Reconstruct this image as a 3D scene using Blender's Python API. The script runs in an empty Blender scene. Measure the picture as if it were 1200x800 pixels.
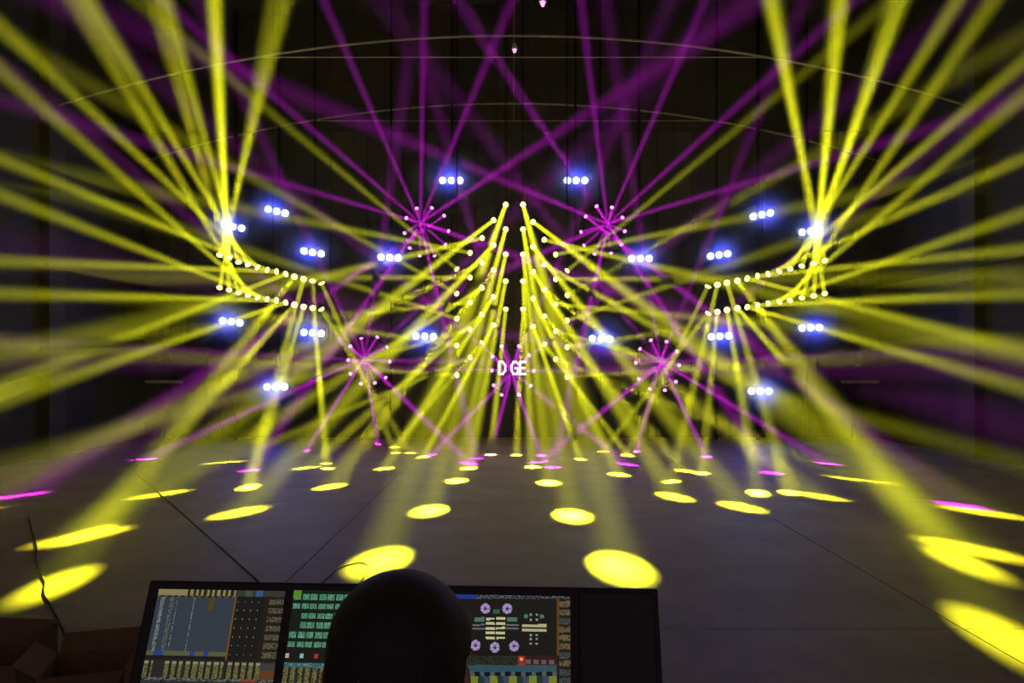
import bpy, bmesh, math, random
import numpy as np
from mathutils import Vector, Matrix, Quaternion

S = bpy.context.scene
COL = S.collection
R = math.radians

# ------------------------------------------------------------------ camera
F = 890.0            # focal length in pixels of the 1200 x 800 frame
CAM_Z = 2.0          # the camera is held level, 2 m above the floor
HORIZON = 430.0
cam = bpy.data.cameras.new('camera')
cam_o = bpy.data.objects.new('camera', cam)
COL.objects.link(cam_o)
cam_o.location = (0, 0, CAM_Z)
cam_o.rotation_euler = (R(90), 0, 0)
cam.sensor_width = 36
cam.lens = 36 * F / 1200
cam.shift_y = (HORIZON - 400) / 1200
cam.clip_start = 0.05
S.camera = cam_o

# ------------------------------------------------------------------ world, exposure, render switches
world = bpy.data.worlds.new('ambient_fill')
S.world = world
world.use_nodes = True
wb = world.node_tree.nodes['Background']
wb.inputs[0].default_value = (0.85, 0.60, 0.68, 1)     # added dim ambient fill, let in where the front wall is left out
wb.inputs[1].default_value = 0.2
vs = S.view_settings
vs.view_transform = 'Standard'
vs.look = 'None'
vs.exposure = 0.0
vs.gamma = 1.0
vs.use_curve_mapping = False
cy = S.cycles
cy.max_bounces = 3
cy.diffuse_bounces = 1
cy.glossy_bounces = 2
cy.transparent_max_bounces = 64
cy.volume_bounces = 0
cy.use_light_tree = True
cy.sample_clamp_indirect = 4.0
cy.adaptive_threshold = 0.6
cy.use_denoising = True

# colours of the light show
YELLOW = (0.98, 0.98, 0.016)
MAGENTA = (0.92, 0.012, 0.95)
BLUE = (0.005, 0.015, 1.0)
P_YELLOW = 11.0
P_MAGENTA = 5.4
P_BLUE = 72.0
HAZE = 0.03
HALF_YELLOW = R(1.35)
HALF_MAGENTA = R(1.2)
HALF_SIDE = R(1.9)     # the side rows are zoomed a little wider

# ------------------------------------------------------------------ room measures
HALL_X = 10.3
BACK_Y = 21.6
FRONT_Y = -3.0
ROOF_Z = 12.2        # crown of the shallow barrel roof
ROOF_R = 62.0
RIB_Z = 9.35         # crown of the arched lower chords
RIB_R = 33.6


def roof_z(x):
    return ROOF_Z - ROOF_R + math.sqrt(ROOF_R * ROOF_R - x * x)


def rib_z(x):
    return RIB_Z - RIB_R + math.sqrt(RIB_R * RIB_R - x * x)


def at(px, py, d):
    """The point seen at pixel (px, py) at depth d."""
    return Vector(((px - 600) * d / F, d, CAM_Z + (HORIZON - py) * d / F))


def on_floor(px, py):
    return at(px, py, F * CAM_Z / (py - HORIZON))


# ------------------------------------------------------------------ helpers
def mat(name, color, rough=0.6, metal=0.0, noise=0.0, scale=8.0, bump=0.0, spec=0.5, stretch=(1, 1, 1)):
    m = bpy.data.materials.new(name)
    m.use_nodes = True
    nt = m.node_tree
    b = nt.nodes['Principled BSDF']
    b.inputs['Base Color'].default_value = (*color, 1)
    b.inputs['Roughness'].default_value = rough
    b.inputs['Metallic'].default_value = metal
    b.inputs['Specular IOR Level'].default_value = spec
    if noise or bump:
        tc = nt.nodes.new('ShaderNodeTexCoord')
        mp = nt.nodes.new('ShaderNodeMapping')
        mp.inputs['Scale'].default_value = stretch
        nt.links.new(tc.outputs['Object'], mp.inputs[0])
        n = nt.nodes.new('ShaderNodeTexNoise')
        n.inputs['Scale'].default_value = scale
        n.inputs['Detail'].default_value = 6
        n.inputs['Roughness'].default_value = 0.65
        nt.links.new(mp.outputs[0], n.inputs['Vector'])
        if noise:
            r = nt.nodes.new('ShaderNodeValToRGB')
            lo = [c * (1 - noise) for c in color]
            hi = [min(1, c * (1 + noise)) for c in color]
            r.color_ramp.elements[0].position = 0.3
            r.color_ramp.elements[0].color = (*lo, 1)
            r.color_ramp.elements[1].position = 0.7
            r.color_ramp.elements[1].color = (*hi, 1)
            nt.links.new(n.outputs['Fac'], r.inputs[0])
            nt.links.new(r.outputs[0], b.inputs['Base Color'])
        if bump:
            bp = nt.nodes.new('ShaderNodeBump')
            bp.inputs['Strength'].default_value = bump
            bp.inputs['Distance'].default_value = 0.02
            nt.links.new(n.outputs['Fac'], bp.inputs['Height'])
            nt.links.new(bp.outputs[0], b.inputs['Normal'])
    return m


def glow(name, color, strength):
    m = bpy.data.materials.new(name)
    m.use_nodes = True
    nt = m.node_tree
    nt.nodes.clear()
    o = nt.nodes.new('ShaderNodeOutputMaterial')
    e = nt.nodes.new('ShaderNodeEmission')
    e.inputs[0].default_value = (*color, 1)
    e.inputs[1].default_value = strength
    nt.links.new(e.outputs[0], o.inputs['Surface'])
    m.cycles.emission_sampling = 'NONE'
    return m


def mesh_of(name, bm, m, smooth=False):
    me = bpy.data.meshes.new(name)
    bm.normal_update()
    bm.to_mesh(me)
    bm.free()
    for x in (m if isinstance(m, (list, tuple)) else [m]):
        me.materials.append(x)
    if smooth:
        for p in me.polygons:
            p.use_smooth = True
    return me


def link(name, data, parent=None, loc=None, rot=None):
    o = bpy.data.objects.new(name, data)
    COL.objects.link(o)
    o.parent = parent
    if loc is not None:
        o.location = loc
    if rot is not None:
        if isinstance(rot, Quaternion):
            o.rotation_mode = 'QUATERNION'
            o.rotation_quaternion = rot
        else:
            o.rotation_euler = rot
    return o


def obj(name, bm, m, parent=None, loc=None, rot=None, smooth=False):
    return link(name, mesh_of(name, bm, m, smooth), parent, loc, rot)


def tag(o, label=None, category=None, group=None, kind=None):
    if label:
        o['label'] = label
    if category:
        o['category'] = category
    if group:
        o['group'] = group
    if kind:
        o['kind'] = kind
    return o


def box(bm, lo, hi, mx=None):
    vsx = [bm.verts.new((x, y, z)) for x in (lo[0], hi[0]) for y in (lo[1], hi[1]) for z in (lo[2], hi[2])]
    if mx is not None:
        for v in vsx:
            v.co = mx @ v.co
    for f in ((0, 1, 3, 2), (4, 6, 7, 5), (0, 4, 5, 1), (2, 3, 7, 6), (0, 2, 6, 4), (1, 5, 7, 3)):
        bm.faces.new([vsx[i] for i in f])
    return bm


def bevelled_box(lo, hi, w=0.01, seg=2):
    bm = bmesh.new()
    box(bm, lo, hi)
    bmesh.ops.bevel(bm, geom=bm.edges[:], offset=w, segments=seg, profile=0.5, affect='EDGES')
    return bm


def tube(bm, pts, r, n=8, closed=False, caps=True):
    pts = [Vector(p) for p in pts]
    rings = []
    N = len(pts)
    up = None
    for i, p in enumerate(pts):
        a = pts[(i - 1) % N] if (closed or i > 0) else p
        b = pts[(i + 1) % N] if (closed or i < N - 1) else p
        d = (b - a).normalized()
        if up is None:
            up = d.orthogonal().normalized()
        up = (up - d * up.dot(d)).normalized()
        w = d.cross(up)
        rr = r[i] if isinstance(r, (list, tuple)) else r
        rings.append([bm.verts.new(p + (up * math.cos(2 * math.pi * k / n) + w * math.sin(2 * math.pi * k / n)) * rr) for k in range(n)])
    for i in range(N if closed else N - 1):
        a, b = rings[i], rings[(i + 1) % N]
        for k in range(n):
            bm.faces.new((a[k], a[(k + 1) % n], b[(k + 1) % n], b[k]))
    if caps and not closed:
        bm.faces.new(rings[0][::-1])
        bm.faces.new(rings[-1])
    return bm


def lathe(bm, prof, n=16):
    """Profile of (radius, z) turned round the z axis."""
    rings = []
    for r, z in prof:
        if r < 1e-6:
            rings.append([bm.verts.new((0, 0, z))])
        else:
            rings.append([bm.verts.new((r * math.cos(2 * math.pi * k / n), r * math.sin(2 * math.pi * k / n), z)) for k in range(n)])
    for a, b in zip(rings, rings[1:]):
        for k in range(n):
            k2 = (k + 1) % n
            if len(a) == 1 and len(b) == 1:
                continue
            if len(a) == 1:
                bm.faces.new((a[0], b[k2], b[k]))
            elif len(b) == 1:
                bm.faces.new((a[k], a[k2], b[0]))
            else:
                bm.faces.new((a[k], a[k2], b[k2], b[k]))
    return bm


# ------------------------------------------------------------------ materials
M_CONCRETE = mat('concrete', (0.27, 0.218, 0.212), 0.55, noise=0.22, scale=1.3, bump=0.12)
M_JOINT = mat('joint_dirt', (0.03, 0.027, 0.024), 0.9)
M_WALL = mat('grey_sheet', (0.06, 0.054, 0.056), 0.7, noise=0.2, scale=2.0)
M_SIDE = mat('side_wall', (0.03, 0.028, 0.026), 0.8, noise=0.3, scale=1.5)
M_PILLAR = mat('pillar_paint', (0.05, 0.042, 0.038), 0.8, noise=0.2, scale=3.0)
M_ROOF = mat('roof_sheet', (0.05, 0.045, 0.045), 0.8, noise=0.2, scale=1.0)
M_STEEL = mat('roof_steel', (0.42, 0.38, 0.28), 0.5, noise=0.15, scale=5.0)
M_DOOR = mat('dark_door', (0.02, 0.02, 0.025), 0.6)
M_BLACK = mat('black_fixture', (0.012, 0.012, 0.013), 0.7, noise=0.2, scale=30)
M_PIPE = mat('black_pipe', (0.03, 0.028, 0.028), 0.9, noise=0.2, scale=20, spec=0.1)
M_CABLE = mat('black_rubber', (0.006, 0.006, 0.006), 0.7, noise=0.2, scale=30)
M_CONSOLE = mat('console_black', (0.003, 0.003, 0.003), 0.6, noise=0.15, scale=60)
M_BEZEL = mat('bezel_black', (0.002, 0.002, 0.002), 0.5, noise=0.1, scale=60)
M_KEY = mat('console_keys', (0.05, 0.05, 0.055), 0.5, noise=0.1, scale=60)
M_CASE = mat('case_laminate', (0.02, 0.02, 0.022), 0.6, noise=0.2, scale=10)
M_ALU = mat('case_aluminium', (0.5, 0.5, 0.5), 0.35, metal=1.0, noise=0.1, scale=20)
M_CARD = mat('cardboard', (0.17, 0.105, 0.05), 0.85, noise=0.15, scale=6.0)
M_SKIN = mat('skin', (0.42, 0.24, 0.16), 0.5, noise=0.08, scale=20)
M_HAIR = mat('black_hair', (0.004, 0.0035, 0.003), 0.55, noise=0.3, scale=60, bump=0.4, stretch=(4, 4, 1))
M_SHIRT = mat('dark_cotton', (0.012, 0.012, 0.015), 0.9, noise=0.2, scale=40)
M_DENIM = mat('dark_denim', (0.02, 0.025, 0.045), 0.9, noise=0.2, scale=60)
M_SHOE = mat('shoe_rubber', (0.02, 0.02, 0.02), 0.7, noise=0.2, scale=30)
G_YELLOW = glow('yellow_lens', (1.0, 1.0, 0.28), 2.3)
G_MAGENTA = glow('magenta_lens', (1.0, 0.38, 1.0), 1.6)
G_BLUE = glow('blue_led', (0.5, 0.6, 1.0), 9.0)
G_SIGN = glow('sign_white', (1.0, 0.95, 1.0), 1.4)


def haze_material(name, density):
    m = bpy.data.materials.new(name)
    m.use_nodes = True
    nt = m.node_tree
    nt.nodes.clear()
    o = nt.nodes.new('ShaderNodeOutputMaterial')
    s = nt.nodes.new('ShaderNodeVolumeScatter')
    s.inputs['Color'].default_value = (1, 1, 1, 1)
    s.inputs['Density'].default_value = density
    s.inputs['Anisotropy'].default_value = 0.0
    nt.links.new(s.outputs[0], o.inputs['Volume'])
    return m


V_HAZE = haze_material('stage_haze', HAZE)


def soft_haze_material(name, density):
    """Haze that thins out towards the rim of a unit ball."""
    m = haze_material(name, density)
    nt = m.node_tree
    s = next(n for n in nt.nodes if n.type == 'VOLUME_SCATTER')
    tc = nt.nodes.new('ShaderNodeTexCoord')
    ln = nt.nodes.new('ShaderNodeVectorMath')
    ln.operation = 'LENGTH'
    mr = nt.nodes.new('ShaderNodeMapRange')
    mr.interpolation_type = 'SMOOTHSTEP'
    mr.inputs['From Min'].default_value = 0.1
    mr.inputs['From Max'].default_value = 1.0
    mr.inputs['To Min'].default_value = density
    mr.inputs['To Max'].default_value = 0.0
    nt.links.new(tc.outputs['Object'], ln.inputs[0])
    nt.links.new(ln.outputs['Value'], mr.inputs['Value'])
    nt.links.new(mr.outputs['Result'], s.inputs['Density'])
    return m


V_BLUE = soft_haze_material('stage_haze_blue', 2.0)

# ------------------------------------------------------------------ the hall
floor = link('floor', None)
tag(floor, 'wide grey-brown concrete floor of the hall with straight joints', kind='structure')
bm = box(bmesh.new(), (-HALL_X - 0.3, FRONT_Y, -0.25), (HALL_X + 0.3, BACK_Y + 0.3, -0.02))
obj('joint_bed', bm, M_JOINT, floor)
slab_x = [-HALL_X - 0.3, -7.65, -2.1, 3.45, 9.0, HALL_X + 0.3]
slab_y = [FRONT_Y, 0.3, 5.8, 11.3, 16.8, BACK_Y + 0.3]
for x0, x1 in zip(slab_x, slab_x[1:]):
    for y0, y1 in zip(slab_y, slab_y[1:]):
        bm = box(bmesh.new(), (x0 + 0.006, y0 + 0.006, -0.2), (x1 - 0.006, y1 - 0.006, 0.0))
        obj('concrete_slab', bm, M_CONCRETE, floor)


def roof_strip(x0, x1, y0, y1, up, t):
    """A curved strip of the barrel roof, its underside `up` above the roof line and t thick."""
    bm = bmesh.new()
    n = 24
    rows = []
    for y in (y0, y1):
        for k in (0, t):
            rows.append([bm.verts.new((x0 + (x1 - x0) * i / n, y, roof_z(x0 + (x1 - x0) * i / n) + up + k)) for i in range(n + 1)])
    a, b, c, d = rows            # front low, front high, back low, back high
    for i in range(n):
        bm.faces.new((a[i], a[i + 1], c[i + 1], c[i]))
        bm.faces.new((b[i], d[i], d[i + 1], b[i + 1]))
        bm.faces.new((a[i], b[i], b[i + 1], a[i + 1]))
        bm.faces.new((c[i], c[i + 1], d[i + 1], d[i]))
    bm.faces.new((a[0], c[0], d[0], b[0]))
    bm.faces.new((a[n], b[n], d[n], c[n]))
    return bm


ceiling = link('ceiling', None)
tag(ceiling, 'dark barrel-vaulted sheet roof over the hall', kind='structure')
ys = [FRONT_Y + i * (BACK_Y + 0.3 - FRONT_Y) / 12 for i in range(13)]
for y0, y1 in zip(ys, ys[1:]):
    obj('roof_panel', roof_strip(-HALL_X - 0.3, HALL_X + 0.3, y0 + 0.01, y1 - 0.01, 0.14, 0.06), M_ROOF, ceiling, smooth=False)
obj('roof_cover', roof_strip(-HALL_X - 0.3, HALL_X + 0.3, FRONT_Y, BACK_Y + 0.3, 0.21, 0.05), M_ROOF, ceiling)

# arched ribs with straight tie rods
for i, y in enumerate((4.2, 8.4, 12.6, 16.85, 21.2)):
    t = link('trim_%d' % (i + 1), None)
    tag(t, 'pale arched roof rib with a straight tie rod, %s from the stage wall' % ('fifth', 'fourth', 'third', 'second', 'first')[i], kind='structure')
    pts = [(x, y, rib_z(x)) for x in [-HALL_X + 2 * HALL_X * k / 40 for k in range(41)]]
    obj('rib', tube(bmesh.new(), pts, 0.026, 6), M_STEEL, t, smooth=True)
    hx = 5.55
    obj('tie_rod', tube(bmesh.new(), [(-hx, y, 8.87), (hx, y, 8.87)], 0.014, 6), M_STEEL, t)
    obj('hanger_rod', tube(bmesh.new(), [(0.05, y, 8.87), (0.05, y, roof_z(0) + 0.12)], 0.008, 6), M_STEEL, t)

# back wall of upright sheet panels
wall_back = link('wall_back', None)
tag(wall_back, 'dark grey back wall of upright sheet panels behind the light rig', kind='structure')
npan = 20
for k in range(npan):
    x0 = -HALL_X + 2 * HALL_X * k / npan
    x1 = -HALL_X + 2 * HALL_X * (k + 1) / npan
    top = 8.7
    obj('wall_panel', box(bmesh.new(), (x0 + 0.012, BACK_Y, 0), (x1 - 0.012, BACK_Y + 0.08, top)), M_WALL, wall_back)
obj('wall_backing', box(bmesh.new(), (-HALL_X - 0.3, BACK_Y + 0.09, 0), (HALL_X + 0.3, BACK_Y + 0.28, 12.38)), M_SIDE, wall_back)
obj('dark_gable_infill', box(bmesh.new(), (-HALL_X, BACK_Y, 8.72), (HALL_X, BACK_Y + 0.06, 12.3)), M_ROOF, wall_back)  # added dark infill standing in for the dark roof underside
for sx in (-1, 1):
    obj('corner_pillar', box(bmesh.new(), (min(sx * 9.75, sx * 10.28), BACK_Y - 0.35, 0), (max(sx * 9.75, sx * 10.28), BACK_Y - 0.01, 7.8)), M_PILLAR, wall_back)
    obj('cross_rail', box(bmesh.new(), (min(sx * 9.2, sx * 10.25), BACK_Y - 0.40, 1.55), (max(sx * 9.2, sx * 10.25), BACK_Y - 0.36, 1.63)), M_STEEL, wall_back)
for i, sx in enumerate((-1, 1)):
    d = link('door_%d' % (i + 1), None)
    tag(d, 'dark doorway beside the %s corner pillar of the back wall' % ('left', 'right')[i], kind='structure')
    obj('door_leaf', box(bmesh.new(), (sx * 9.2 - 0.45, BACK_Y - 0.05, 0), (sx * 9.2 + 0.45, BACK_Y - 0.01, 2.4)), M_DOOR, d)
    obj('door_frame', box(box(box(bmesh.new(), (sx * 9.2 - 0.53, BACK_Y - 0.08, 0), (sx * 9.2 - 0.46, BACK_Y - 0.005, 2.48)),
                              (sx * 9.2 + 0.46, BACK_Y - 0.08, 0), (sx * 9.2 + 0.53, BACK_Y - 0.005, 2.48)),
                          (sx * 9.2 - 0.46, BACK_Y - 0.08, 2.41), (sx * 9.2 + 0.46, BACK_Y - 0.005, 2.48)), M_SIDE, d)

for side, sx in (('left', -1), ('right', 1)):
    w = link('wall_' + side, None)
    tag(w, 'dark %s side wall of the hall with flat pillars' % side, kind='structure')
    a, b = sorted((sx * HALL_X, sx * (HALL_X + 0.28)))
    obj('wall_face', box(bmesh.new(), (a, FRONT_Y, 0), (b, BACK_Y + 0.08, 11.55)), M_SIDE, w)
    for y in (4.2, 8.4, 12.6, 16.85):
        a, b = sorted((sx * HALL_X, sx * (HALL_X - 0.22)))
        obj('side_pillar', box(bmesh.new(), (a, y - 0.3, 0), (b, y + 0.3, roof_z(HALL_X) - 0.05)), M_PILLAR, w)
    obj('wall_ledge', box(bmesh.new(), (min(sx * (HALL_X - 0.12), sx * HALL_X), FRONT_Y, 4.2), (max(sx * (HALL_X - 0.12), sx * HALL_X), BACK_Y, 4.3)), M_SIDE, w)


# ------------------------------------------------------------------ light shafts in the haze
haze = link('haze', None)
tag(haze, 'thin stage haze showing the yellow, magenta and blue light as shafts', kind='structure')


def hit(p, d):
    """Distance from p along d to the inside of the hall."""
    best = 60.0
    if d.z < -1e-6:
        best = min(best, (p.z - 0.004) / -d.z)
    if abs(d.x) > 1e-6:
        lim = HALL_X - 0.004
        best = min(best, ((lim if d.x > 0 else -lim) - p.x) / d.x)
    if d.y > 1e-6:
        best = min(best, (BACK_Y - 0.004 - p.y) / d.y)
    if d.y < -1e-6:
        best = min(best, (p.y - FRONT_Y) / -d.y)
    # cylinder of the roof, axis along y
    cz = ROOF_Z - ROOF_R
    rr = ROOF_R + 0.13
    A = d.x * d.x + d.z * d.z
    if A > 1e-9:
        B = p.x * d.x + (p.z - cz) * d.z
        C = p.x * p.x + (p.z - cz) ** 2 - rr * rr
        D = B * B - A * C
        if D > 0:
            t = (-B + math.sqrt(D)) / A
            if t > 0:
                best = min(best, t)
    return max(best, 0.05)


def shaft(name, p, d, r0, half, n=8):
    """A cone of hazy air along one beam, cut off where it meets the hall."""
    u = d.orthogonal().normalized()
    v = d.cross(u)
    t0, te = r0 * 1.04, math.tan(half) * 1.04
    bm = bmesh.new()
    a, b = [], []
    for i in range(n):
        A = 2 * math.pi * i / n
        e = u * math.cos(A) + v * math.sin(A)
        q = p + e * t0
        g = (d + e * te).normalized()
        a.append(bm.verts.new(q))
        b.append(bm.verts.new(q + g * hit(q, g)))
    for i in range(n):
        j = (i + 1) % n
        bm.faces.new((a[i], a[j], b[j], b[i]))
    bm.faces.new(a[::-1])
    bm.faces.new(b)
    bmesh.ops.triangulate(bm, faces=[f for f in bm.faces if len(f.verts) > 4])
    return obj(name, bm, V_HAZE, haze)


# ------------------------------------------------------------------ moving head lights
def moving_head_meshes(s, lens_mat, tint):
    """Base behind the head (towards +y), fork between, head along its own z axis, domed lens."""
    bm = bevelled_box((-0.13 * s, 0.215 * s, -0.13 * s), (0.13 * s, 0.30 * s, 0.13 * s), 0.012 * s, 1)
    base = mesh_of(tint + '_base', bm, M_BLACK)
    bm = bmesh.new()
    for sx in (-1, 1):
        box(bm, (sx * 0.145 * s - 0.018 * s, -0.04 * s, -0.045 * s), (sx * 0.145 * s + 0.018 * s, 0.17 * s, 0.045 * s))
    box(bm, (-0.163 * s, 0.17 * s, -0.045 * s), (0.163 * s, 0.213 * s, 0.045 * s))
    bmesh.ops.remove_doubles(bm, verts=bm.verts, dist=1e-5)
    fork = mesh_of(tint + '_fork', bm, M_BLACK)
    prof = [(0, -0.17), (0.06, -0.165), (0.09, -0.13), (0.105, -0.05), (0.112, 0.03), (0.110, 0.075), (0.112, 0.09), (0.106, 0.095), (0.102, 0.08), (0, 0.08)]
    head = mesh_of(tint + '_head', lathe(bmesh.new(), [(r * s, z * s) for r, z in prof], 14), M_BLACK, True)
    prof = [(0.100, 0.088), (0.122, 0.10), (0.126, 0.125), (0.114, 0.156), (0.088, 0.176), (0.048, 0.187), (0, 0.190)]
    lens = mesh_of(tint + '_lens', lathe(bmesh.new(), [(r * s, z * s) for r, z in prof], 14), lens_mat, True)
    bm = bmesh.new()
    box(bm, (-0.03 * s, 0.302 * s, -0.05 * s), (0.03 * s, 0.335 * s, 0.05 * s))
    clamp = mesh_of(tint + '_clamp', bm, M_BLACK)
    return base, fork, head, lens, clamp


SIZE = {'yellow': 0.6, 'magenta': 0.42}
SET = {'yellow': moving_head_meshes(SIZE['yellow'], G_YELLOW, 'yellow'), 'magenta': moving_head_meshes(SIZE['magenta'], G_MAGENTA, 'magenta')}
LIGHTS = {}
BEAMS = []            # (lamp, shaft of hazy air it shines along)
BLUE_LAMPS, BLUE_GLOWS = [], []


def moving_head(tint, lens_at, aim, label, group, gain=1.0, mount=(0, 1, 0), half=None):
    """A moving head whose lens stands at lens_at and whose beam goes to aim; its base sits on the mount side."""
    s = SIZE[tint]
    base, fork, head, lens, clamp = SET[tint]
    d = (aim - lens_at).normalized()
    c = lens_at - d * 0.17 * s
    t = link('moving_head_light', None, None, c)
    tag(t, label, 'stage light', group)
    q = Vector((0, 1, 0)).rotation_difference(Vector(mount))
    link('base', base, t, None, q)
    link('clamp', clamp, t, None, q)
    tilt = Vector((0, 1, 0)).cross(q.inverted() @ d)
    ang = math.atan2(-tilt.z, tilt.x) if tilt.length > 1e-4 else 0.0
    link('fork', fork, t, None, q @ Quaternion((0, 1, 0), ang))
    h = link('head', head, t, None, d.to_track_quat('Z', 'Y'))
    link('lens', lens, h)
    half = half or (HALF_YELLOW if tint == 'yellow' else HALF_MAGENTA)
    key = (tint, gain, half)
    if key not in LIGHTS:
        l = bpy.data.lights.new(tint + '_beam', 'AREA')
        l.shape = 'DISK'
        l.size = 0.19 * s
        l.spread = 2 * half
        l.energy = (P_YELLOW if tint == 'yellow' else P_MAGENTA) * gain
        l.color = YELLOW if tint == 'yellow' else MAGENTA
        LIGHTS[key] = l
    start = lens_at + d * 0.04 * s
    lo = link('beam_lamp', LIGHTS[key], t, d * 0.20 * s, d.to_track_quat('-Z', 'Y'))
    BEAMS.append((lo, shaft(tint + '_light_shaft', start, d, 0.097 * s, half), half, 0.097 * s))
    return t


ORD = ['first', 'second', 'third', 'fourth', 'fifth', 'sixth', 'seventh', 'eighth', 'ninth', 'tenth', 'eleventh', 'twelfth']
PIPE_BACK = 0.245


def pipe(name, pts, r=0.028, closed=False, cables=()):
    t = link(name, None)
    tag(t, kind='structure')
    obj('pipe', tube(bmesh.new(), pts, r, 8, closed), M_PIPE, t, smooth=True)
    for c in cables:
        c = Vector(c)
        obj('hanging_cable', tube(bmesh.new(), [c, (c.x, c.y, roof_z(c.x) + 0.13)], 0.006, 5), M_PIPE, t)
    return t


# two fans of five slanting rows either side of the middle gap
WING_D = 20.0
wing_x = {'left': [592.5, 578, 564.3, 550, 534.5], 'right': [613, 625, 638.5, 652, 665.5]}
row_y = [240, 269, 298.5, 330, 363]
col_dy = [0, 18.3, 39, 56, 74.5]
ROWS = ['top', 'second', 'middle', 'fourth', 'bottom']


def edge(px, py, d):
    return ('e', px, py, d)


def pool(px, py):
    return ('p', px, py)


wing_aim = {
    'left': [
        [pool(445, 657), pool(503, 598), pool(535, 563), pool(549, 548.5), pool(575, 532.5)],
        [pool(98, 628), pool(282, 600), pool(387, 570), pool(451, 549), pool(496, 535.5)],
        [edge(0, 417, 11), pool(-70, 604), pool(188, 579), pool(360, 548), pool(462, 524)],
        [edge(0, 190, 11.5), edge(0, 325, 11.5), edge(0, 408, 11.5), edge(0, 545, 11.5), pool(264, 541.5)],
        [edge(160, 0, 15), edge(0, 40, 12), edge(0, 200, 11.5), edge(0, 325, 11.5), edge(0, 405, 11.5)]],
    'right': [
        [pool(727, 664), pool(671, 604), pool(643, 565.5), pool(624, 547), pool(605, 533)],
        [pool(1136, 643), pool(868, 593.5), pool(790, 582), pool(725, 556), pool(680, 538)],
        [edge(1205, 417, 11), pool(1150, 600), pool(958, 581), pool(805, 552), pool(736, 534)],
        [edge(1205, 190, 11.5), edge(1205, 325, 11.5), edge(1205, 408, 11.5), edge(1205, 545, 11.5), pool(1005, 562)],
        [edge(1045, 0, 15), edge(1205, 40, 12), edge(1205, 190, 11.5), edge(1205, 325, 11.5), edge(1205, 405, 11.5)]],
}


def target(a):
    return on_floor(a[1], a[2]) if a[0] == 'p' else at(a[1], a[2], a[3])


for side in ('left', 'right'):
    pos = {}
    for c in range(5):
        for r in range(5):
            y = row_y[r] + col_dy[c] + (2 if r == 4 and c == 4 else 0) + (2 if side == 'right' and c else 0)
            p = at(wing_x[side][c], y, WING_D)
            pos[r, c] = p
            end = ['innermost', 'second', 'third', 'fourth', 'outermost'][c]
            moving_head('yellow', p, target(wing_aim[side][c][r]),
                        'yellow-beam moving head, %s on the %s slanting row, fan %s of centre' % (end, ROWS[r], side),
                        'yellow moving heads of the %s centre fan' % side, gain=(1.7, 1.7, 1.2, 0.75, 0.65)[c])
    for r in range(5):
        back = Vector((0, PIPE_BACK, 0))
        a, b = pos[r, 0] + back, pos[r, 4] + back
        e = (a - b).normalized() * 0.2
        pipe('slanting_rigging_pipe', [a + e + Vector((0, 0, 0.02)), b - e + Vector((0, 0, 0.02))], cables=(a + e * 0.5, b - e * 0.5) if r == 0 else ())
    # two upright pipes that carry the five rows
    for c in (0, 4):
        x = at(wing_x[side][c], 300, WING_D).x
        top = roof_z(x) + 0.12
        pipe('upright_rigging_pipe', [(x, WING_D + PIPE_BACK + 0.06, 1.2 if c else 2.9), (x, WING_D + PIPE_BACK + 0.06, top)], 0.02)

# the double rows at the sides
arc_px = {'left': ([257.5, 268.4, 279.3, 290.2, 301.1, 312, 322.9, 333.8, 344.7, 355.6, 366.5, 377.4],
                   [297.7, 300, 306, 309, 312.3, 315.7, 318, 321.3, 324.5, 327.5, 330.3, 333],
                   [336, 338.7, 342, 345, 347.7, 350, 352, 354.7, 357.3, 360, 361.7, 363.3]),
          'right': ([966.3, 953.6, 940, 926.3, 914, 901.3, 889, 876.7, 864.4, 852, 840.5, 829],
                    [304.3, 307.8, 310.6, 314, 317, 320.5, 323.3, 326.5, 329.2, 332, 334.3, 336.8],
                    [343, 345.6, 348, 351, 353, 355, 357.6, 360, 361.4, 363.6, 366, 368])}
arc_aim = {
    'left': ([edge(338, -10, 14.2), edge(252, 0, 14), edge(196, 0, 14), edge(105, 0, 13), edge(0, 30, 14), edge(0, 186, 14), edge(0, 306, 14), edge(0, 452, 13),
              pool(66, 684), pool(289, 572), pool(382, 543), pool(464, 530.5)],
             [edge(322, 0, 14), edge(250, 0, 14), edge(180, 0, 14), edge(98, 20, 13), edge(0, 82, 14), edge(0, 228, 14), edge(0, 344, 14), edge(0, 470, 13),
              pool(102, 626), pool(293, 570), pool(384, 549), pool(481, 530.5)]),
    'right': ([edge(901, 0, 14.2), edge(988, 0, 14), edge(1060, 0, 14), edge(1122, 0, 13), edge(1200, 72, 14), edge(1200, 185, 14), edge(1200, 292, 14), edge(1200, 412, 13),
               pool(1180, 748), pool(925, 577), pool(787, 564), pool(735, 532)],
              [edge(907, 0, 14), edge(980, 0, 14), edge(1046, 0, 14), edge(1164, 0, 13), edge(1200, 112, 14), edge(1200, 250, 14), edge(1200, 344, 14), edge(1200, 455, 13),
               pool(1128, 658), pool(888, 577.5), pool(823, 554.5), pool(707, 529)]),
}
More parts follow.
